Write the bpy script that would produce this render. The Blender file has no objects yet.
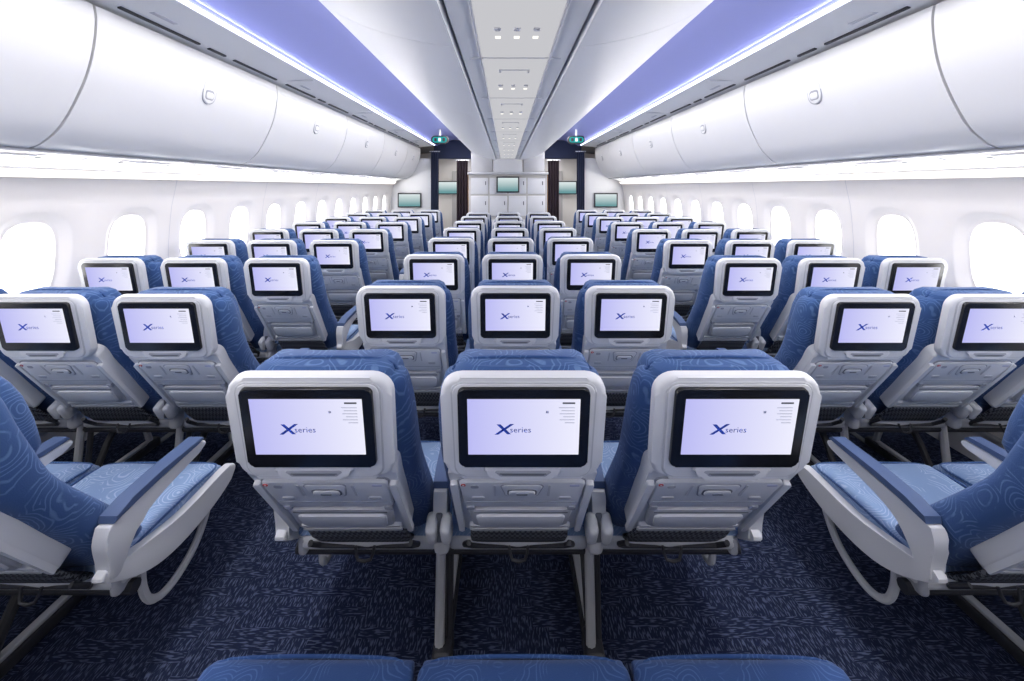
import bpy, bmesh, math, random
from mathutils import Matrix, Vector
random.seed(3)
scene = bpy.context.scene
EYE = 1.55
scene.view_settings.view_transform = 'Standard'

# ------------------------------------------------------------------ materials
def new_mat(name):
    m = bpy.data.materials.new(name); m.use_nodes = True
    nt = m.node_tree
    return m, nt, nt.nodes["Principled BSDF"]

def plain(name, col, rough=0.5, metal=0.0, var=0.03, scale=6.0, bump=0.0, bscale=400, spec=0.5):
    m, nt, b = new_mat(name)
    tc = nt.nodes.new("ShaderNodeTexCoord")
    n = nt.nodes.new("ShaderNodeTexNoise"); n.inputs["Scale"].default_value = scale
    nt.links.new(tc.outputs["Object"], n.inputs["Vector"])
    mx = nt.nodes.new("ShaderNodeMix"); mx.data_type = 'RGBA'
    mx.inputs[6].default_value = (*[c*(1-var) for c in col], 1)
    mx.inputs[7].default_value = (*[min(1, c*(1+var)) for c in col], 1)
    nt.links.new(n.outputs["Fac"], mx.inputs[0])
    nt.links.new(mx.outputs[2], b.inputs["Base Color"])
    b.inputs["Roughness"].default_value = rough
    b.inputs["Metallic"].default_value = metal
    b.inputs["Specular IOR Level"].default_value = spec
    if bump:
        n2 = nt.nodes.new("ShaderNodeTexNoise"); n2.inputs["Scale"].default_value = bscale
        nt.links.new(tc.outputs["Object"], n2.inputs["Vector"])
        bp = nt.nodes.new("ShaderNodeBump"); bp.inputs["Strength"].default_value = bump
        bp.inputs["Distance"].default_value = 0.002
        nt.links.new(n2.outputs["Fac"], bp.inputs["Height"])
        nt.links.new(bp.outputs["Normal"], b.inputs["Normal"])
    return m

def emit(name, col, strength, col2=None, axis=2, lo=0, hi=1):
    m = bpy.data.materials.new(name); m.use_nodes = True
    nt = m.node_tree; nt.nodes.clear()
    out = nt.nodes.new("ShaderNodeOutputMaterial")
    e = nt.nodes.new("ShaderNodeEmission")
    e.inputs[0].default_value = (*col, 1); e.inputs[1].default_value = strength
    nt.links.new(e.outputs[0], out.inputs[0])
    if col2:
        tc = nt.nodes.new("ShaderNodeTexCoord")
        sp = nt.nodes.new("ShaderNodeSeparateXYZ")
        nt.links.new(tc.outputs["Object"], sp.inputs[0])
        mr = nt.nodes.new("ShaderNodeMapRange")
        mr.inputs[1].default_value = lo; mr.inputs[2].default_value = hi
        nt.links.new(sp.outputs[axis], mr.inputs[0])
        mx = nt.nodes.new("ShaderNodeMix"); mx.data_type = 'RGBA'
        mx.inputs[6].default_value = (*col, 1); mx.inputs[7].default_value = (*col2, 1)
        nt.links.new(mr.outputs[0], mx.inputs[0])
        nt.links.new(mx.outputs[2], e.inputs[0])
    return m

def fabric(name, base, line, freq=60.0, width=0.45):
    m, nt, b = new_mat(name)
    tc = nt.nodes.new("ShaderNodeTexCoord")
    nz = nt.nodes.new("ShaderNodeTexNoise"); nz.inputs["Scale"].default_value = 6
    nt.links.new(tc.outputs["Object"], nz.inputs["Vector"])
    mxv = nt.nodes.new("ShaderNodeVectorMath"); mxv.operation = 'MULTIPLY_ADD'
    mxv.inputs[1].default_value = (.10, .10, .10)
    nt.links.new(nz.outputs["Color"], mxv.inputs[0]); nt.links.new(tc.outputs["Object"], mxv.inputs[2])
    v = nt.nodes.new("ShaderNodeTexVoronoi"); v.inputs["Scale"].default_value = 10
    nt.links.new(mxv.outputs[0], v.inputs["Vector"])
    mul = nt.nodes.new("ShaderNodeMath"); mul.operation = 'MULTIPLY'; mul.inputs[1].default_value = freq
    nt.links.new(v.outputs["Distance"], mul.inputs[0])
    sn = nt.nodes.new("ShaderNodeMath"); sn.operation = 'SINE'; nt.links.new(mul.outputs[0], sn.inputs[0])
    mr = nt.nodes.new("ShaderNodeMapRange"); mr.inputs[1].default_value = width; mr.inputs[2].default_value = 1.0
    nt.links.new(sn.outputs[0], mr.inputs[0])
    msk = nt.nodes.new("ShaderNodeTexNoise"); msk.inputs["Scale"].default_value = 16
    nt.links.new(tc.outputs["Object"], msk.inputs["Vector"])
    mm = nt.nodes.new("ShaderNodeMapRange"); mm.inputs[1].default_value = .40; mm.inputs[2].default_value = .50
    nt.links.new(msk.outputs["Fac"], mm.inputs[0])
    pr = nt.nodes.new("ShaderNodeMath"); pr.operation = 'MULTIPLY'
    nt.links.new(mr.outputs[0], pr.inputs[0]); nt.links.new(mm.outputs[0], pr.inputs[1])
    mx = nt.nodes.new("ShaderNodeMix"); mx.data_type = 'RGBA'
    mx.inputs[6].default_value = (*base, 1); mx.inputs[7].default_value = (*line, 1)
    nt.links.new(pr.outputs[0], mx.inputs[0]); nt.links.new(mx.outputs[2], b.inputs["Base Color"])
    b.inputs["Roughness"].default_value = 0.85
    b.inputs["Specular IOR Level"].default_value = 0.2
    b.inputs["Sheen Weight"].default_value = 0.1
    n2 = nt.nodes.new("ShaderNodeTexNoise"); n2.inputs["Scale"].default_value = 350
    nt.links.new(tc.outputs["Object"], n2.inputs["Vector"])
    bp = nt.nodes.new("ShaderNodeBump"); bp.inputs["Strength"].default_value = .3; bp.inputs["Distance"].default_value = .002
    nt.links.new(n2.outputs["Fac"], bp.inputs["Height"]); nt.links.new(bp.outputs["Normal"], b.inputs["Normal"])
    return m

def mesh_black(name):
    m, nt, b = new_mat(name)
    tc = nt.nodes.new("ShaderNodeTexCoord")
    mp = nt.nodes.new("ShaderNodeMapping"); mp.inputs["Rotation"].default_value = (0, .78, 0)
    mp.inputs["Scale"].default_value = (90, 90, 90)
    nt.links.new(tc.outputs["Object"], mp.inputs[0])
    ck = nt.nodes.new("ShaderNodeTexChecker"); ck.inputs["Scale"].default_value = 1
    ck.inputs[1].default_value = (.012, .013, .018, 1); ck.inputs[2].default_value = (.16, .17, .19, 1)
    nt.links.new(mp.outputs[0], ck.inputs[0]); nt.links.new(ck.outputs[0], b.inputs["Base Color"])
    b.inputs["Roughness"].default_value = .7
    return m

def carpet_mat():
    m, nt, b = new_mat("carpet_navy")
    tc = nt.nodes.new("ShaderNodeTexCoord")
    def streak(sc):
        mp = nt.nodes.new("ShaderNodeMapping"); mp.inputs["Scale"].default_value = sc
        nt.links.new(tc.outputs["Object"], mp.inputs[0])
        n = nt.nodes.new("ShaderNodeTexNoise"); n.inputs["Scale"].default_value = 1; n.inputs["Detail"].default_value = 1
        nt.links.new(mp.outputs[0], n.inputs["Vector"])
        r = nt.nodes.new("ShaderNodeMapRange"); r.inputs[1].default_value = .52; r.inputs[2].default_value = .62
        nt.links.new(n.outputs["Fac"], r.inputs[0]); return r
    a = streak((200, 42, 1)); c = streak((30, 190, 1))
    w = nt.nodes.new("ShaderNodeTexBrick")
    w.inputs["Scale"].default_value = 1.0
    w.inputs["Brick Width"].default_value = .11; w.inputs["Row Height"].default_value = .036
    w.inputs["Mortar Size"].default_value = 0.0
    w.inputs["Color1"].default_value = (0, 0, 0, 1); w.inputs["Color2"].default_value = (1, 1, 1, 1)
    nt.links.new(tc.outputs["Object"], w.inputs[0])
    gt = nt.nodes.new("ShaderNodeMath"); gt.operation = 'GREATER_THAN'; gt.inputs[1].default_value = .55
    nt.links.new(w.outputs["Color"], gt.inputs[0])
    mf = nt.nodes.new("ShaderNodeMix"); mf.data_type = 'FLOAT'
    nt.links.new(gt.outputs[0], mf.inputs[0]); nt.links.new(a.outputs[0], mf.inputs[2]); nt.links.new(c.outputs[0], mf.inputs[3])
    mx = nt.nodes.new("ShaderNodeMix"); mx.data_type = 'RGBA'
    mx.inputs[6].default_value = (.011, .016, .040, 1); mx.inputs[7].default_value = (.070, .088, .150, 1)
    nt.links.new(mf.outputs[0], mx.inputs[0]); nt.links.new(mx.outputs[2], b.inputs["Base Color"])
    b.inputs["Roughness"].default_value = .95; b.inputs["Specular IOR Level"].default_value = .1
    bp = nt.nodes.new("ShaderNodeBump"); bp.inputs["Strength"].default_value = .5; bp.inputs["Distance"].default_value = .004
    nt.links.new(mf.outputs[0], bp.inputs["Height"]); nt.links.new(bp.outputs["Normal"], b.inputs["Normal"])
    return m

M_SHELL = plain("seat_shell_grey", (.68, .685, .70), .38, bump=.05, bscale=900)
M_SHELL2 = plain("seat_shell_inner_grey", (.50, .505, .53), .45)
M_DARKG = plain("seat_trim_dark_grey", (.14, .15, .17), .5)
M_BLACK = plain("bezel_black", (.008, .008, .010), .22)
M_FAB = fabric("fabric_blue_swirl", (.040, .092, .235), (.10, .18, .36))
M_FABD = fabric("fabric_blue_shaded_cushion_piping", (.025, .068, .20), (.06, .12, .28))  # shade on the nearest centre cushions put into a darker blue; piping too
M_CUSH = fabric("fabric_blue_swirl_lit", (.24, .35, .55), (.42, .52, .70))  # window light on the cushions put into a paler blue
M_SCR = emit("display_glow", (.47, .47, .90), 1.0, (.86, .86, 1.0), 0, -.15, .13)
M_LOGO = plain("logo_blue", (.03, .08, .50), .5)
M_TXT = plain("ui_text_grey", (.45, .47, .62), .5)
M_MESH = mesh_black("black_mesh")
M_METAL = plain("brushed_metal", (.70, .71, .73), .35, .6)
M_TUBE = plain("tube_light_grey", (.60, .61, .63), .4, .1)
M_FRAME = plain("frame_black", (.025, .026, .032), .45)
M_PAD = plain("armrest_pad_blue_grey", (.06, .10, .21), .6)
M_RED = plain("sticker_red", (.55, .05, .05), .5)
M_WHITE = plain("panel_white", (.88, .88, .88), .42, var=.01)
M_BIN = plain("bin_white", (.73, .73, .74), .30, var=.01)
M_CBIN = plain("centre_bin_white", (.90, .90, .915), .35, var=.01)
M_WALL = plain("sidewall_warm_white", (.86, .825, .80), .5, var=.01)
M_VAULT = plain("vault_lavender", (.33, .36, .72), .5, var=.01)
M_GAP = plain("gap_dark", (.03, .03, .035), .6)
M_SEAM = plain("seam_grey", (.35, .36, .40), .6)
M_SEAML = plain("seam_light_grey", (.60, .60, .64), .6)
M_LED = emit("led_cove", (.66, .70, 1.0), 5.0)
M_WLED = emit("led_wall_wash", (1.0, .92, .86), 2.2)
M_PANE = emit("window_daylight", (.97, .98, 1.0), 7.0)
M_SPOT = emit("reading_light", (1, .97, .9), 1.2)
M_PANELGLOW = emit("centre_panel_added_glow", (.95, .95, 1.0), .60)  # glow added to brighten the centre strip panels, which are no lamps
M_CURT = plain("curtain_plum", (.035, .02, .03), .9)
M_CURTN = plain("curtain_navy", (.03, .04, .09), .9)
M_GALLEY = plain("galley_grey", (.50, .485, .46), .45)
M_TEAL = emit("sign_teal", (.02, .42, .42), 1.0)
M_MONI = emit("monitor_picture", (.16, .36, .38), .9, (.75, .85, .85), 2, -.12, .12)
M_TAN = plain("wood_tan", (.34, .17, .06), .5)

# ------------------------------------------------------------------ mesh builder
class MB:
    def __init__(s): s.v = []; s.f = []; s.m = []; s.mats = []
    def mi(s, mat):
        if mat not in s.mats: s.mats.append(mat)
        return s.mats.index(mat)
    def add(s, verts, faces, mat, M=None):
        o = len(s.v); k = s.mi(mat)
        for p in verts:
            p = Vector(p)
            s.v.append(tuple(M @ p) if M is not None else tuple(p))
        for f in faces: s.f.append(tuple(i+o for i in f)); s.m.append(k)
    def add_bm(s, bm, mat, M=None):
        bm.verts.index_update()
        s.add([v.co.copy() for v in bm.verts], [[v.index for v in f.verts] for f in bm.faces], mat, M)
        bm.free()
    def rbox(s, c, size, r, mat, M=None, seg=3, rot=None):
        bm = bmesh.new(); bmesh.ops.create_cube(bm, size=1)
        bmesh.ops.scale(bm, vec=size, verts=bm.verts)
        if r > 0: bmesh.ops.bevel(bm, geom=list(bm.edges), offset=min(r, min(size)*.49), segments=seg, profile=.5, affect='EDGES')
        T = Matrix.Translation(c)
        if rot is not None: T = T @ rot
        if M is not None: T = M @ T
        s.add_bm(bm, mat, T)
    def plate(s, pts, c0, c1, bev, mat, M=None, seg=3):
        bm = bmesh.new()
        top = [bm.verts.new((x, y, c1)) for x, y in pts]
        bot = [bm.verts.new((x, y, c0)) for x, y in pts]
        ft = bm.faces.new(top); bm.faces.new(bot[::-1])
        n = len(pts)
        for i in range(n):
            j = (i+1) % n
            bm.faces.new((bot[i], bot[j], top[j], top[i]))
        if bev > 0: bmesh.ops.bevel(bm, geom=list(ft.edges), offset=bev, segments=seg, profile=.5, affect='EDGES')
        s.add_bm(bm, mat, M)
    def loft(s, rings, mat, cap=True, M=None, closed=True):
        n = len(rings[0]); vs = [p for r in rings for p in r]; fs = []
        for k in range(len(rings)-1):
            for i in range(n if closed else n-1):
                j = (i+1) % n
                fs.append((k*n+i, k*n+j, (k+1)*n+j, (k+1)*n+i))
        if cap and closed:
            fs.append(tuple(range(n))[::-1]); fs.append(tuple((len(rings)-1)*n+i for i in range(n)))
        s.add(vs, fs, mat, M)
    def tube(s, pts, r, mat, n=8, smooth=3, M=None):
        P = [Vector(p) for p in pts]
        if smooth > 1 and len(P) > 2:
            Q = []
            for i in range(len(P)-1):
                p0 = P[max(i-1, 0)]; p1 = P[i]; p2 = P[i+1]; p3 = P[min(i+2, len(P)-1)]
                for k in range(smooth):
                    t = k/smooth
                    Q.append(.5*((2*p1)+(-p0+p2)*t+(2*p0-5*p1+4*p2-p3)*t*t+(-p0+3*p1-3*p2+p3)*t**3))
            Q.append(P[-1]); P = Q
        rings = []; up = Vector((0, 0, 1)); prev = None
        for i, p in enumerate(P):
            t = (P[min(i+1, len(P)-1)]-P[max(i-1, 0)]).normalized()
            if prev is None:
                a = t.cross(up)
                if a.length < .1: a = t.cross(Vector((1, 0, 0)))
            else: a = prev - t*prev.dot(t)
            a.normalize(); prev = a; b = t.cross(a)
            rings.append([p+a*r*math.cos(2*math.pi*k/n)+b*r*math.sin(2*math.pi*k/n) for k in range(n)])
        s.loft(rings, mat, True, M)
    def prism(s, prof, y0, y1, mat):
        s.loft([[(x, y0, z) for x, z in prof], [(x, y1, z) for x, z in prof]], mat)
    def sheet(s, prof, y0, y1, mat):
        s.loft([[(x, y0, z) for x, z in prof], [(x, y1, z) for x, z in prof]], mat, False, None, False)
    def mesh(s, name, angle=35, recalc=True):
        me = bpy.data.meshes.new(name); me.from_pydata(s.v, [], s.f)
        for m in s.mats: me.materials.append(m)
        me.polygons.foreach_set("material_index", s.m)
        if recalc:
            bm = bmesh.new(); bm.from_mesh(me); bmesh.ops.recalc_face_normals(bm, faces=bm.faces); bm.to_mesh(me); bm.free()
        me.polygons.foreach_set("use_smooth", [True]*len(me.polygons))
        me.set_sharp_from_angle(angle=math.radians(angle)); me.update()
        return me
    def obj(s, name, loc=(0, 0, 0), parent=None, **k):
        me = s.mesh(name, **k); return place(me, name, loc, parent)

def place(me, name, loc=(0, 0, 0), parent=None):
    o = bpy.data.objects.new(name, me); o.location = loc
    scene.collection.objects.link(o)
    if parent: o.parent = parent
    return o

def cat(P, n=5):
    P = [Vector(p) for p in P]; Q = []
    for i in range(len(P)-1):
        p0 = P[max(i-1, 0)]; p1 = P[i]; p2 = P[i+1]; p3 = P[min(i+2, len(P)-1)]
        for k in range(n):
            t = k/n
            Q.append(tuple(.5*((2*p1)+(-p0+p2)*t+(2*p0-5*p1+4*p2-p3)*t*t+(-p0+3*p1-3*p2+p3)*t**3)))
    Q.append(tuple(P[-1])); return Q

def rrect(wt, wb, b0, b1, r, n=6):
    pts = []
    for (cx, cy, a0) in ((wb-r, b0+r, -90), (wt-r, b1-r, 0), (-(wt-r), b1-r, 90), (-(wb-r), b0+r, 180)):
        for k in range(n+1):
            a = math.radians(a0+90*k/n); pts.append((cx+r*math.cos(a), cy+r*math.sin(a)))
    return pts

def superell(hx, hy, e=4.0, n=28):
    out = []
    for k in range(n):
        a = 2*math.pi*(k+.5)/n; c = math.cos(a); d = math.sin(a)
        out.append((hx*math.copysign(abs(c)**(2/e), c), hy*math.copysign(abs(d)**(2/e), d)))
    return out

# ------------------------------------------------------------------ text helper
def text_geo(body, size):
    cu = bpy.data.curves.new("t", 'FONT'); cu.body = body; cu.size = size; cu.resolution_u = 2
    cu.align_x = 'CENTER'; cu.align_y = 'CENTER'
    o = bpy.data.objects.new("t", cu); scene.collection.objects.link(o)
    bpy.context.view_layer.update()
    me = o.evaluated_get(bpy.context.evaluated_depsgraph_get()).to_mesh()
    vs = [v.co.copy() for v in me.vertices]; fs = [tuple(p.vertices) for p in me.polygons]
    bpy.data.objects.remove(o)
    return vs, fs
SER = text_geo("series", .021)

# ------------------------------------------------------------------ seat
def frame(deg, y, z):
    a = math.radians(deg); s, c = math.sin(a), math.cos(a)
    return Matrix(((1, 0, 0, 0), (0, -s, -c, y), (0, c, -s, z), (0, 0, 0, 1)))
B = frame(11.5, .008, 1.0)
B2 = frame(35, .05, .865)

def ribbon(mb, path, hws, th, mat, off=0.0, e=5):
    rings = []
    P = [Vector((0, y, z)) for y, z in path]
    for i, p in enumerate(P):
        t = (P[min(i+1, len(P)-1)]-P[max(i-1, 0)]).normalized()
        nrm = Vector((0, t.z, -t.y))
        if nrm.y > 0: nrm = -nrm
        c = p + nrm*(off-th/2)
        rings.append([c+Vector((x, 0, 0))+nrm*q for x, q in superell(hws[i], th/2, e)])
    mb.loft(rings, mat)

def seat_mesh(kind, arms=True):
    mb = MB()
    secs = [(.43, .40, .53, .19), (.46, .37, .53, .21), (.55, .315, .465, .215), (.64, .25, .395, .215), (.74, .18, .315, .213),
            (.82, .12, .26, .213), (.90, .078, .225, .213), (.98, .055, .19, .212), (1.03, .045, .175, .206), (1.06, .042, .165, .20), (1.08, .05, .15, .19), (1.09, .065, .13, .165)]
    sp = cat([(a, b, c) for a, b, c, d in secs], 2); wd = cat([(d, 0, 0) for a, b, c, d in secs], 2)
    rings = []
    for (h, yr, yf), w in zip(sp, wd):
        rings.append([(x, (yr+yf)/2+q, h) for x, q in superell(w[0], (yf-yr)/2, 4)])
    mb.loft(rings, M_FAB)
    secs = [(.86, .13, .24, .160), (.89, .11, .255, .172), (.96, .06, .24, .178), (1.03, .035, .215, .178), (1.075, .020, .19, .175), (1.102, .026, .168, .166), (1.116, .045, .145, .146)]
    rings = []
    for h, yr, yf, w in secs:
        ring = []
        for x, q in superell(w, (yf-yr)/2, 3.6):
            y = (yr+yf)/2+q
            if q > 0: y += .03*(abs(x)/w)**3
            ring.append((x, y, h))
        rings.append(ring)
    mb.loft(rings, M_FAB)
    mb.tube([(-.180, .11, .91), (-.182, .105, 1.04), (-.172, .098, 1.09), (-.13, .095, 1.114), (0, .095, 1.119), (.13, .095, 1.114), (.172, .098, 1.09), (.182, .105, 1.04), (.180, .11, .91)], .004, M_FABD, 6, 4)
    # upper shell
    mb.plate(rrect(.190, .187, -.152, .120, .048), -.026, 0, .012, M_SHELL, B, 4)
    mb.plate(rrect(.166, .162, -.142, .110, .026), -.002, .003, .003, M_SHELL2, B)
    mb.plate(rrect(.162, .158, -.139, .107, .024), .0, .005, .003, M_SHELL, B)
    mb.plate(rrect(.149, .149, -.104, .101, .014), 0, .015, .004, M_BLACK, B)
    mb.add([(-.127, -.068, .0156), (.127, -.068, .0156), (.127, .078, .0156), (-.127, .078, .0156)], [(0, 1, 2, 3)], M_SCR, B)
    lx = -.022
    for (x0, y0, x1, y1) in ((-.040, -.014, -.004, .014), (-.035, .013, -.011, -.013)):
        w = .0046
        mb.add([(lx+x0-w, y0, .0162), (lx+x0+w, y0, .0162), (lx+x1+w, y1, .0162), (lx+x1-w, y1, .0162)], [(0, 1, 2, 3)], M_LOGO, B)
    mb.add([p+Vector((lx+.015, -.002, .0162)) for p in SER[0]], SER[1], M_LOGO, B)
    for i, (w, mat) in enumerate(((.028, M_DARKG), (.036, M_TXT), (.030, M_TXT), (.034, M_TXT), (.026, M_TXT), (.034, M_TXT), (.022, M_TXT))):
        y = .068-i*.0078 - (0.004 if i else 0); hh = .0022 if i == 0 else .0007
        mb.add([(.115-w, y-hh, .0162), (.115, y-hh, .0162), (.115, y+hh, .0162), (.115-w, y+hh, .0162)], [(0, 1, 2, 3)], mat, B)
    mb.add([(.050, .042, .0162), (.056, .042, .0162), (.056, .048, .0162), (.050, .048, .0162)], [(0, 1, 2, 3)], M_TXT, B)
    mb.plate(rrect(.092, .074, -.143, -.106, .012), 0, .012, .005, M_SHELL, B)
    mb.plate(rrect(.066, .058, -.132, -.116, .006), .008, .0125, .001, M_SEAM, B)
    mb.plate(rrect(.055, .050, -.129, -.123, .003), .008, .013, .0, M_DARKG, B)
    # reclined lower body
    mb.plate(rrect(.182, .168, -.43, .01, .03), -.045, 0, .010, M_SHELL, B2, 4)
    mb.plate(rrect(.160, .154, -.209, -.041, .018), -.002, .003, 0, M_SEAM, B2)
    mb.plate(rrect(.156, .150, -.205, -.045, .016), -.002, .011, .004, M_SHELL, B2)
    mb.plate(rrect(.054, .044, -.128, -.052, .014), .008, .0125, .0, M_SEAM, B2)
    mb.plate(rrect(.051, .041, -.125, -.055, .013), .008, .015, .004, M_SHELL, B2)
    mb.plate(rrect(.037, .037, -.111, -.075, .012), .010, .0165, .0, M_DARKG, B2)
    mb.plate(rrect(.033, .033, -.107, -.079, .011), .010, .020, .003, M_SHELL, B2)
    mb.plate(rrect(.014, .014, -.096, -.090, .003), .012, .0215, .0005, M_DARKG, B2)
    mb.plate(rrect(.146, .146, -.171, -.168, .001), .008, .0118, 0, M_SEAM, B2)
    for sx in (-1, 1):
        mb.plate(rrect(.016, .016, -.150, -.134, .005), .008, .0130, .001, M_SHELL2, B2 @ Matrix.Translation((sx*.112, 0, 0)))
        mb.plate(rrect(.003, .003, -.125, -.06, .001), .008, .0130, 0, M_SHELL2, B2 @ Matrix.Translation((sx*.068, 0, 0)))
        mb.plate(rrect(.010, .008, -.40, -.06, .006), -.002, .012, .003, M_SHELL, B2 @ Matrix.Translation((sx*.169, 0, 0)))
        mb.plate(rrect(.010, .010, -.222, -.198, .004), .0, .014, .003, M_SEAM, B2 @ Matrix.Translation((sx*.135, 0, 0)))
    mb.plate(rrect(.006, .006, -.066, -.054, .0055), .0, .0125, 0, M_RED, B2 @ Matrix.Translation((-.146, 0, 0)))
    mb.plate(rrect(.0025, .0025, -.062, -.058, .002), .0, .0130, 0, M_WHITE, B2 @ Matrix.Translation((-.146, 0, 0)))
    mb.plate(rrect(.012, .012, -.066, -.058, .002), .0, .0125, 0, M_TXT, B2 @ Matrix.Translation((.130, 0, 0)))
    mb.plate(rrect(.010, .010, -.078, -.062, .006), .0, .0125, 0, M_SEAM, B2 @ Matrix.Translation((-.118, 0, 0)))
    mb.plate(rrect(.140, .132, -.345, -.220, .02), 0, .014, .006, M_SHELL2, B2)
    mb.plate(rrect(.122, .116, -.330, -.250, .016), .012, .020, .005, M_SHELL, B2)
    mb.plate(rrect(.128, .128, -.238, -.232, .002), .012, .0155, 0, M_DARKG, B2)
    mb.plate(rrect(.146, .146, -.372, -.358, .006), 0, .010, .004, M_SHELL, B2)
    mb.plate(rrect(.146, .146, -.400, -.386, .006), 0, .010, .004, M_SHELL2, B2)
    path2 = [(.285, .525), (.325, .47), (.37, .42), (.43, .385), (.52, .37), (.62, .37)]
    ribbon(mb, path2, [.145, .15, .15, .15, .15, .15], .02, M_MESH, .006)
    mb.tube([(-.155, .33, .445), (-.15, .39, .385), (.15, .39, .385), (.155, .33, .445)], .008, M_FRAME, 8, 2)
    mb.tube([(-.03, .37, .40), (-.02, .36, .365), (.02, .36, .365), (.03, .37, .40)], .005, M_FRAME, 6, 2)
    # seat pan + cushion
    mb.rbox((0, .60, .385), (.46, .42, .05), .02, M_TUBE)
    prof = [(.40, .40, .05), (.42, .385, .075), (.48, .38, .085), (.62, .375, .092), (.74, .37, .10), (.80, .37, .095), (.826, .38, .07), (.838, .40, .035)]
    cm = M_CUSH if arms else M_FABD  # lit tint for most cushions, shaded tint for the nearest centre row
    W = .228 if arms else .2405
    rings = []
    for y, z0, th in prof:
        ring = []
        for x, q in superell(W if y < .82 else W-.006, th/2, 6):
            zz = z0+th/2+q
            if q > 0: zz -= .006*(1-(x/.228)**2)
            ring.append((x, y, zz))
        rings.append(ring)
    mb.loft(rings, cm)
    mb.tube([(-.226, .42, .452), (-.228, .68, .458), (-.222, .80, .448), (-.15, .830, .445), (.15, .830, .445), (.222, .80, .448), (.228, .68, .458), (.226, .42, .452)], .004, M_FAB if arms else M_FABD, 6, 3)
    for y in (.43, .70):
        mb.tube([(-.245, y, .345), (.245, y, .345)], .020, M_FRAME, 10, 1)
    def arm(x, w=.042):
        T = Matrix(((0, 0, 1, x-w/2), (1, 0, 0, 0), (0, 1, 0, 0), (0, 0, 0, 1)))
        body = cat([(.33, .602, 0), (.40, .612, 0), (.50, .620, 0), (.66, .628, 0), (.695, .617, 0), (.68, .600, 0), (.60, .588, 0), (.50, .572, 0), (.43, .545, 0), (.385, .49, 0), (.365, .45, 0), (.335, .455, 0), (.330, .50, 0), (.32, .56, 0), (.33, .602, 0)], 3)[:-1]
        mb.plate([(a, b) for a, b, c in body], 0, w, .006, M_SHELL, T)
        pad = [(.34, .606), (.42, .618), (.50, .626), (.655, .632), (.685, .634), (.67, .648), (.50, .646), (.40, .638), (.345, .624)]
        mb.plate(pad, -.003, w+.003, .004, M_PAD, T)
    def fairing(x, sx):
        w = .03
        T = Matrix(((0, 0, 1, x-w/2), (1, 0, 0, 0), (0, 1, 0, 0), (0, 0, 0, 1)))
        body = cat([(.33, .485, 0), (.45, .455, 0), (.60, .430, 0), (.78, .435, 0), (.85, .43, 0), (.87, .405, 0), (.84, .375, 0), (.74, .345, 0), (.62, .335, 0), (.52, .345, 0), (.44, .375, 0), (.37, .42, 0), (.315, .465, 0), (.33, .485, 0)], 3)[:-1]
        mb.plate([(a, b) for a, b, c in body], 0, w, .008, M_SHELL, T)
        mb.rbox((x-sx*.03, .52, .375), (.03, .26, .06), .012, M_SEAM)
        xx = x-sx*.045
        mb.tube([(xx, .50, .35), (xx, .505, .27), (xx+sx*.005, .525, .21), (xx+sx*.01, .575, .182), (xx+sx*.01, .65, .190), (xx+sx*.005, .73, .225), (xx, .79, .30), (xx, .80, .38)], .0125, M_TUBE, 8, 4)
        mb.tube([(xx, .785, .28), (xx-sx*.10, .79, .275), (xx-sx*.40, .79, .275)], .010, M_TUBE, 8, 2)
    def leg(x):
        mb.rbox((x, .60, .024), (.048, .50, .046), .010, M_FRAME)
        mb.rbox((x, .62, .052), (.028, .34, .02), .006, M_METAL)
        mb.tube([(x, .46, .05), (x, .54, .20), (x, .66, .345)], .016, M_FRAME, 8, 2)
        mb.tube([(x, .80, .04), (x, .75, .20), (x, .70, .345)], .016, M_METAL, 8, 2)
        mb.tube([(x-.010, .385, .05), (x-.010, .40, .20), (x-.010, .42, .37)], .016, M_METAL, 8, 1)
        mb.tube([(x+.018, .41, .05), (x+.018, .425, .20), (x+.018, .44, .36)], .012, M_FRAME, 8, 1)
        mb.rbox((x, .40, .035), (.062, .10, .07), .016, M_FRAME)
        mb.rbox((x, .345, .02), (.045, .05, .04), .012, M_METAL)
        mb.rbox((x, .80, .03), (.055, .08, .05), .012, M_FRAME)
        for dx in (-.022, .022):
            mb.rbox((x+dx, .325, .495), (.034, .06, .085), .014, M_SHELL, rot=Matrix.Rotation(.5, 4, 'X'))
        mb.rbox((x, .35, .50), (.02, .07, .09), .006, M_DARKG)
        mb.rbox((x, .39, .42), (.05, .07, .09), .018, M_SHELL2)
    if arms:
        arm(-.243)
    if kind == 'R':
        if arms: arm(.243); fairing(.243, 1)
        leg(-.245)
    if kind == 'L':
        if arms: fairing(-.243, -1)
        leg(.245)
    return mb.mesh("airplane_seat_"+kind)

SM = {k: seat_mesh(k) for k in "LCR"}
SM2 = {k: seat_mesh(k, False) for k in "LCR"}
def row(xc, y, S=SM):
    for k, dx in (('L', -.49), ('C', 0), ('R', .49)):
        place(S[k], "airplane_seat", (xc+dx, y, 0))
for n in range(9): row(0, .13+.81*n, SM2 if n == 0 else SM)
for n in range(-1, 9):
    for sx in (-1, 1): row(sx*1.89, .805+.81*n)

# ------------------------------------------------------------------ shell of the cabin
Y0, Y1 = -3.2, 12.4
mb = MB(); mb.add([(-2.75, Y0, 0), (2.75, Y0, 0), (2.75, Y1, 0), (-2.75, Y1, 0)], [(0, 1, 2, 3)], carpet_mat()); mb.obj("floor", recalc=False)
mb = MB()
for x in (-2.135, -1.645, -.245, .245, 1.645, 2.135):
    mb.rbox((x, 4.5, .003), (.035, 13, .006), .001, M_DARKG)
mb.obj("trim_1_seat_track")

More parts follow.
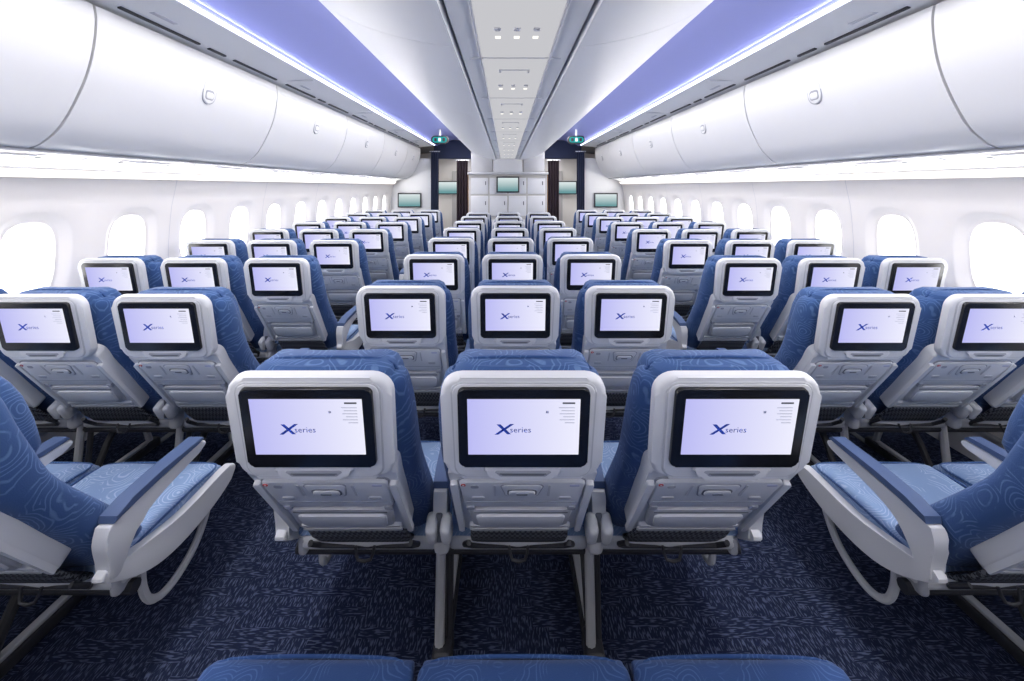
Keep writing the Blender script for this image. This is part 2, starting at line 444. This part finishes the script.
def E(h): return EYE+h
wy = [2.96+.62*n for n in range(-9, 16)]
def fx(h):
    pts = [(0, 2.62), (.3, 2.70), (.8, 2.735), (1.1, 2.735), (1.4, 2.71), (1.6, 2.66)]
    for (a, xa), (b, xb) in zip(pts, pts[1:]):
        if h <= b: t = (h-a)/(b-a); return xa+(xb-xa)*t
    return pts[-1][1]
def ssm(h):
    return (fx(max(0, h-.08))+fx(h)*2+fx(min(1.6, h+.08)))/4
wn = 0
for side, sx in (("left", -1), ("right", 1)):
    mb = MB()
    prof_lo = [(sx*ssm(h), h) for h in [.0, .1, .2, .3, .4, .5, .6, .7, .80]]
    prof_hi = [(sx*ssm(h), h) for h in [1.44, 1.5, 1.55, 1.6]]
    ya, yb = wy[0]-.31, wy[-1]+.31
    mb.sheet(prof_lo, Y0, Y1, M_WALL); mb.sheet(prof_hi, Y0, Y1, M_WALL)
    for (a, b) in ((Y0, ya), (yb, Y1)):
        if b > a+.01: mb.sheet([(sx*ssm(h), h) for h in (.8, .9, 1.0, 1.1, 1.2, 1.3, 1.44)], a, b, M_WALL)
    N = 32; hc = 1.12
    for y in wy:
        rings = []
        def rect(a, sc):
            c, d = math.cos(a), math.sin(a); k = min(.31/abs(c) if abs(c) > 1e-6 else 9, .32/abs(d) if abs(d) > 1e-6 else 9)
            return c*k*sc, d*k*sc
        def oval(a, hx, hy, e=2.8):
            c, d = math.cos(a), math.sin(a)
            return hx*math.copysign(abs(c)**(2/e), c), hy*math.copysign(abs(d)**(2/e), d)
        angs = [2*math.pi*(k+.5)/N for k in range(N)]
        ca = math.atan2(.32, .31); angs = sorted(angs+[ca, math.pi-ca, math.pi+ca, 2*math.pi-ca])
        for kind, rec in (("r", 0), ((.215, .285), 0), ((.200, .270), .006), ((.165, .240), .035), ((.150, .226), .042), ((.143, .219), .040), ((.138, .214), .075)):
            ring = []
            for a in angs:
                u, v = rect(a, 1) if kind == "r" else oval(a, *kind)
                h = hc+v
                ring.append((sx*(ssm(h)+rec), y+u, h))
            rings.append(ring)
        mb.loft(rings, M_WALL, False)
        p = MB()
        p.loft([[(sx*(ssm(hc+v)+.074), y+u, hc+v) for u, v in (oval(a, .139, .215) for a in angs)],
                [(sx*(ssm(hc)+.080), y+u*.3, hc+v*.3) for u, v in (oval(a, .139, .215) for a in angs)]], M_PANE)
        wn += 1; p.obj("window_%d" % wn)
    for y in [w+.31 for w in wy[1::2]]:
        mb.sheet([(sx*(ssm(h)-.002), h) for h in [.1*i for i in range(17)]], y-.002, y+.002, M_SEAML)
    mb.obj("wall_"+side, angle=50)
    t = MB()
    t.prism([(sx*2.60, 0), (sx*2.66, 0), (sx*2.70, .16), (sx*2.66, .17)], Y0, Y1, M_SHELL2)
    t.obj("baseboard_"+side)

mb = MB()
for y in (Y0, Y1):
    mb.add([(-2.8, y, 0), (2.8, y, 0), (2.8, y, 2.8), (-2.8, y, 2.8)], [(0, 1, 2, 3)], M_WHITE)
    mb.obj("wall_back" if y < 0 else "wall_front", recalc=False); mb = MB()

vault = cat([(1.70, E(.96), 0), (1.62, E(1.01), 0), (1.45, E(1.07), 0), (1.2, E(1.13), 0), (.95, E(1.15), 0), (.70, E(1.12), 0), (.45, E(1.08), 0), (0, E(1.08), 0)], 4)
vp = [(a, b) for a, b, c in vault]
full = vp+[(-a, b) for a, b in vp[::-1][1:]]
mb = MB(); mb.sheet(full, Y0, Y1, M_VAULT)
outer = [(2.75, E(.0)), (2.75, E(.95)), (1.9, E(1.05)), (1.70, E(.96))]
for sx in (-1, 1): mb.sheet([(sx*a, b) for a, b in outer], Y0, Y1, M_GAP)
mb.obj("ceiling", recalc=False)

# overhead bins
bp = [(2.33, E(.185)), (2.27, E(.215)), (2.19, E(.29)), (2.115, E(.42)), (2.06, E(.55)), (2.03, E(.68)), (2.02, E(.80)), (2.03, E(.875))]
bps = [(a, b) for a, b, c in cat([(a, b, 0) for a, b in bp], 4)]
BE = 9.5; L = 1.57
for sx in (-1, 1):
    y = 1.98-3*L
    while y < BE-.3:
        y1 = min(y+L, BE)
        mb = MB()
        prof = [(sx*a, b) for a, b in bps]+[(sx*2.10, E(.885)), (sx*2.6, E(.885)), (sx*2.6, E(.19)), (sx*2.34, E(.180))]
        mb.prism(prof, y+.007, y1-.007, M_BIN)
        yl = (y+y1)/2
        T = Matrix(((0, -sx*.13, -sx*.99, sx*2.040), (1, 0, 0, yl), (0, .99, -.13, E(.64)), (0, 0, 0, 1)))
        mb.plate(rrect(.062, .062, -.090, .090, .060), -.02, .003, .002, M_SEAM, T)
        mb.plate(rrect(.055, .055, -.083, .083, .053), 0, .006, .003, M_BIN, T)
        mb.plate(rrect(.038, .038, -.060, .005, .018), 0, .008, .002, M_SEAM, T)
        mb.plate(rrect(.032, .032, -.052, -.010, .014), 0, .011, .002, M_BIN, T)
        mb.obj("overhead_bin")
        y = y1
    mb = MB()
    ya = 1.98-3*L
    mb.prism([(sx*a, b) for a, b in [(2.36, E(.2)), (2.15, E(.42)), (2.07, E(.68)), (2.06, E(.87)), (2.55, E(.87)), (2.55, E(.2))]], ya, BE, M_GAP)
    mb.prism([(sx*a, b) for a, b in [(2.335, E(.166)), (2.375, E(.160)), (2.375, E(.178)), (2.335, E(.178))]], ya, BE, M_SEAM)
    mb.obj("trim_2_bin_carrier_rail")
    mb = MB()
    mb.prism([(sx*a, b) for a, b in [(2.02, E(.895)), (1.97, E(.905)), (1.76, E(.925)), (1.70, E(.935)), (1.70, E(.955)), (2.1, E(.96)), (2.1, E(.895))]], Y0+.02, BE, M_WHITE)
    y = ya
    while y < BE-.3:
        for o0, o1 in ((.08, .62), (.70, .86), (.95, 1.49)):
            if y+o1 < BE: mb.rbox((sx*1.985, y+(o0+o1)/2, E(.900)), (.020, o1-o0, .014), .003, M_GAP)
        mb.rbox((sx*1.90, y+.25, E(.912)), (.03, .16, .006), .002, M_SEAML)
        mb.rbox((sx*1.86, y, E(.914)), (.30, .006, .012), 0, M_SEAML)
        y += L
    mb.obj("trim_3_cove_panel")
    mb = MB()
    mb.prism([(sx*a, b) for a, b in [(1.70, E(.940)), (1.685, E(.942)), (1.685, E(.957)), (1.70, E(.960))]], Y0+.1, BE, M_LED)
    mb.obj("cove_led_strip")
    mb = MB()
    und = [(2.38, E(.175)), (2.45, E(.155)), (2.56, E(.12)), (2.60, E(.08)), (2.63, E(.05)), (2.65, E(.055)), (2.60, E(.178))]
    mb.prism([(sx*a, b) for a, b in und], Y0+.02, BE, M_WHITE)
    for n in range(-1, 11):
        y = .77+.81*n+.35
        if y > BE-.4: continue
        T = Matrix.Translation((sx*2.47, y, E(.146))) @ Matrix.Rotation(sx*.33, 4, 'Y')
        mb.rbox((0, 0, 0), (.12, .42, .014), .005, M_WALL, T)
        for k in (-.12, 0, .12):
            mb.rbox((0, k, -.008), (.030, .030, .008), .003, M_SPOT, T)
        for k in (-.18, .18): mb.rbox((0, k, -.006), (.05, .03, .008), .003, M_SEAM, T)
        mb.rbox((0, .40, 0), (.13, .006, .02), 0, M_SEAM, T)
        mb.rbox((-sx*.045, .0, -.008), (.018, .3, .006), .002, M_SEAML, T)
    mb.obj("passenger_service_panel")
    mb = MB()
    mb.prism([(sx*a, b) for a, b in [(2.585, E(.085)), (2.625, E(.048)), (2.63, E(.056)), (2.59, E(.09))]], Y0+.1, BE, M_WLED)
    mb.obj("sidewall_wash_light")

# centre overhead bins
CE = 8.55
cp = [(.245, .545), (.30, .550), (.42, .572), (.57, .615), (.71, .68), (.795, .75), (.825, .83), (.825, 1.1)]
cps = [(a, E(b)) for a, b, c in cat([(a, b, 0) for a, b in cp], 3)]
y = 1.6-3*L
while y < CE-.3:
    y1 = min(y+L, CE)
    if CE-y1 < .3: y1 = CE
    mb = MB()
    for sx in (-1, 1):
        prof = [(sx*a, b) for a, b in cps]+[(sx*.02, E(1.075)), (sx*.02, E(.61)), (sx*.237, E(.61))]
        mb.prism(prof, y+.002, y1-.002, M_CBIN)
    mb.obj("centre_overhead_bin")
    y = y1
mb = MB()
mb.prism([(-.235, E(.575)), (-.225, E(.555)), (-.16, E(.562)), (0, E(.57)), (.16, E(.562)), (.225, E(.555)), (.235, E(.575)), (0, E(.60))], Y0+.05, CE, M_WHITE)
for n in range(-2, 10):
    y = .13+.81*n+.45
    mb.rbox((0, y, E(.562)), (.29, .775, .012), .006, M_PANELGLOW)
    for sx in (-1, 1): mb.rbox((sx*.15, y, E(.561)), (.008, .80, .014), .003, M_SEAML)
    mb.rbox((0, y+.40, E(.562)), (.40, .005, .012), 0, M_SEAML)
    mb.rbox((0, y-.22, E(.558)), (.15, .05, .012), .004, M_SEAML)
    mb.rbox((0, y-.22, E(.556)), (.13, .036, .012), .004, M_PANELGLOW)
    for k in (-.07, 0, .07):
        mb.rbox((k, y+.14, E(.556)), (.022, .022, .008), .003, M_SPOT)
        mb.rbox((k, y+.06, E(.556)), (.026, .026, .012), .010, M_SEAML)
mb.obj("centre_service_panel")

# hanging oval cabin signs
for sx in (-1, 1):
    mb = MB()
    T = Matrix(((1, 0, 0, 0), (0, 0, -1, 0), (0, 1, 0, 0), (0, 0, 0, 1)))
    mb.plate(rrect(.17, .17, -.08, .08, .075), -.03, .03, .01, M_FRAME, T)
    mb.plate(rrect(.140, .140, -.055, .055, .052), 0, .033, .001, M_TEAL, T)
    mb.plate(rrect(.025, .025, -.035, .035, .01), 0, .035, .001, M_WHITE, T)
    for k in (-.08, .08): mb.plate(rrect(.026, .026, -.035, .035, .01), 0, .035, .001, M_FRAME, T @ Matrix.Translation((k, 0, 0)))
    mb.tube([(0, 0, .05), (0, 0, .21)], .02, M_WHITE, 10, 1)
    mb.obj("ceiling_sign", (sx*1.33, 8.0, E(.90)))

# ------------------------------------------------------------------ front monuments
def monitor(x, y, z, w=.50, h=.32):
    mb = MB()
    mb.rbox((0, 0, 0), (w, .04, h), .012, M_FRAME)
    mb.add([(-w/2+.03, -.0215, -h/2+.03), (w/2-.03, -.0215, -h/2+.03), (w/2-.03, -.0215, h/2-.03), (-w/2+.03, -.0215, h/2-.03)], [(0, 1, 2, 3)], M_MONI)
    mb.obj("cabin_monitor", (x, y, z), recalc=False)
mb = MB()
mb.rbox((0, 8.9, .90), (1.66, .5, 1.8), .02, M_GALLEY)
for i in range(4):
    for (z, h) in ((.45, .78), (1.13, .42), (1.55, .34)):
        mb.rbox((-.60+.40*i, 8.645, z), (.37, .02, h), .01, M_SHELL)
        mb.rbox((-.60+.40*i+.13, 8.63, z+.06), (.02, .02, .08), .005, M_DARKG)
mb.rbox((0, 8.62, 1.815), (1.70, .12, .05), .012, M_SHELL2)
mb.rbox((0, 8.85, 2.1), (.60, .4, .60), .01, M_SHELL)
for sx in (-1, 1): mb.rbox((sx*.56, 8.95, 2.1), (.46, .3, .60), .01, M_SHELL2)
mb.obj("galley_cabinet")
monitor(0, 8.58, E(0.03), .48, .34)
for sx in (-1, 1):
    mb = MB()
    mb.rbox((sx*2.27, 9.6, 1.1), (1.0, .06, 2.2), .02, M_SHELL)
    mb.rbox((sx*2.27, 9.56, .45), (.94, .02, .7), .01, M_GALLEY)
    mb.obj("partition_panel")
    monitor(sx*2.28, 9.53, 1.22, .55, .34)
    monitor(sx*1.78, 12.26, 1.50, .60, .40)
    for (xa, xb, yy, top, mat) in ((.86, 1.10, 8.8, E(.55), M_CURT), (1.60, 1.78, 9.5, E(.80), M_CURTN)):
        mb = MB()
        P = []
        K = 40
        for k in range(K+1):
            t = k/K; P.append((sx*(xa+(xb-xa)*t), yy+.035*math.sin(t*math.pi*8)))
        ring0 = [(x, y, .02) for x, y in P]+[(x, y+.012, .02) for x, y in P[::-1]]
        ring1 = [(x, y, top) for x, y in P]+[(x, y+.012, top) for x, y in P[::-1]]
        mb.loft([ring0, ring1], mat)
        mb.tube([(sx*(xa-.03), yy, top), (sx*(xb+.03), yy, top)], .012, M_METAL, 8, 1)
        mb.obj("curtain", angle=60)
    mb = MB(); mb.rbox((sx*1.28, 9.9, E(.88)), (1.0, .06, .45), .02, M_CURTN); mb.obj("aisle_header_panel")
    mb = MB()
    mb.rbox((sx*1.3, 12.34, 1.0), (.72, .06, 2.0), .02, M_SHELL2)
    mb.rbox((sx*1.3, 12.30, 1.0), (.03, .02, 1.8), .005, M_SEAM)
    mb.obj("door_%d" % (1 if sx < 0 else 2))
    mb = MB(); mb.rbox((sx*.98, 10.8, .95), (.10, 1.6, 1.9), .02, M_TAN); mb.obj("wardrobe_side_panel")

# ------------------------------------------------------------------ lights
def area(name, loc, rot, sx, sy, power, col):
    l = bpy.data.lights.new(name, 'AREA'); l.shape = 'RECTANGLE'; l.size = sx; l.size_y = sy; l.energy = power; l.color = col
    o = bpy.data.objects.new(name, l); o.location = loc; o.rotation_euler = rot; scene.collection.objects.link(o)
for sx in (-1, 1):
    area("aisle_fill_lamp", (sx*.99, 3.5, E(1.10)), (0, 0, 0), .3, 11.5, 115, (1, .97, .93))  # added fill light over the aisle, hidden from view behind the centre bins
    area("cove_wash_lamp", (sx*1.675, 3.5, E(.985)), (0, math.radians(90*sx), 0), .03, 11.5, 32, (.78, .80, 1))
    # fill added at the sidewall top, aimed inboard and slightly up at centre bins
    area("sidewall_fill_lamp", (sx*2.575, 3.5, E(.065)), (0, math.radians(98*sx), 0), .03, 11.5, 62, (1, .97, .94))
    area("front_galley_lamp", (sx*1.3, 11.2, 2.4), (0, 0, 0), .5, 1.2, 18, (1, .95, .88))

w = bpy.data.worlds.new("sky"); scene.world = w; w.use_nodes = True
w.node_tree.nodes["Background"].inputs[0].default_value = (.85, .92, 1, 1)
w.node_tree.nodes["Background"].inputs[1].default_value = 1.0

# ------------------------------------------------------------------ camera
cam = bpy.data.cameras.new("camera"); co = bpy.data.objects.new("camera", cam)
co.location = (-.04, 0, EYE); co.rotation_euler = (math.radians(90), 0, 0)
cam.sensor_width = 36; cam.lens = 410/1024*36
cam.shift_y = -154.5/1024; cam.shift_x = 6/1024
cam.clip_start = .02
scene.collection.objects.link(co); scene.camera = co
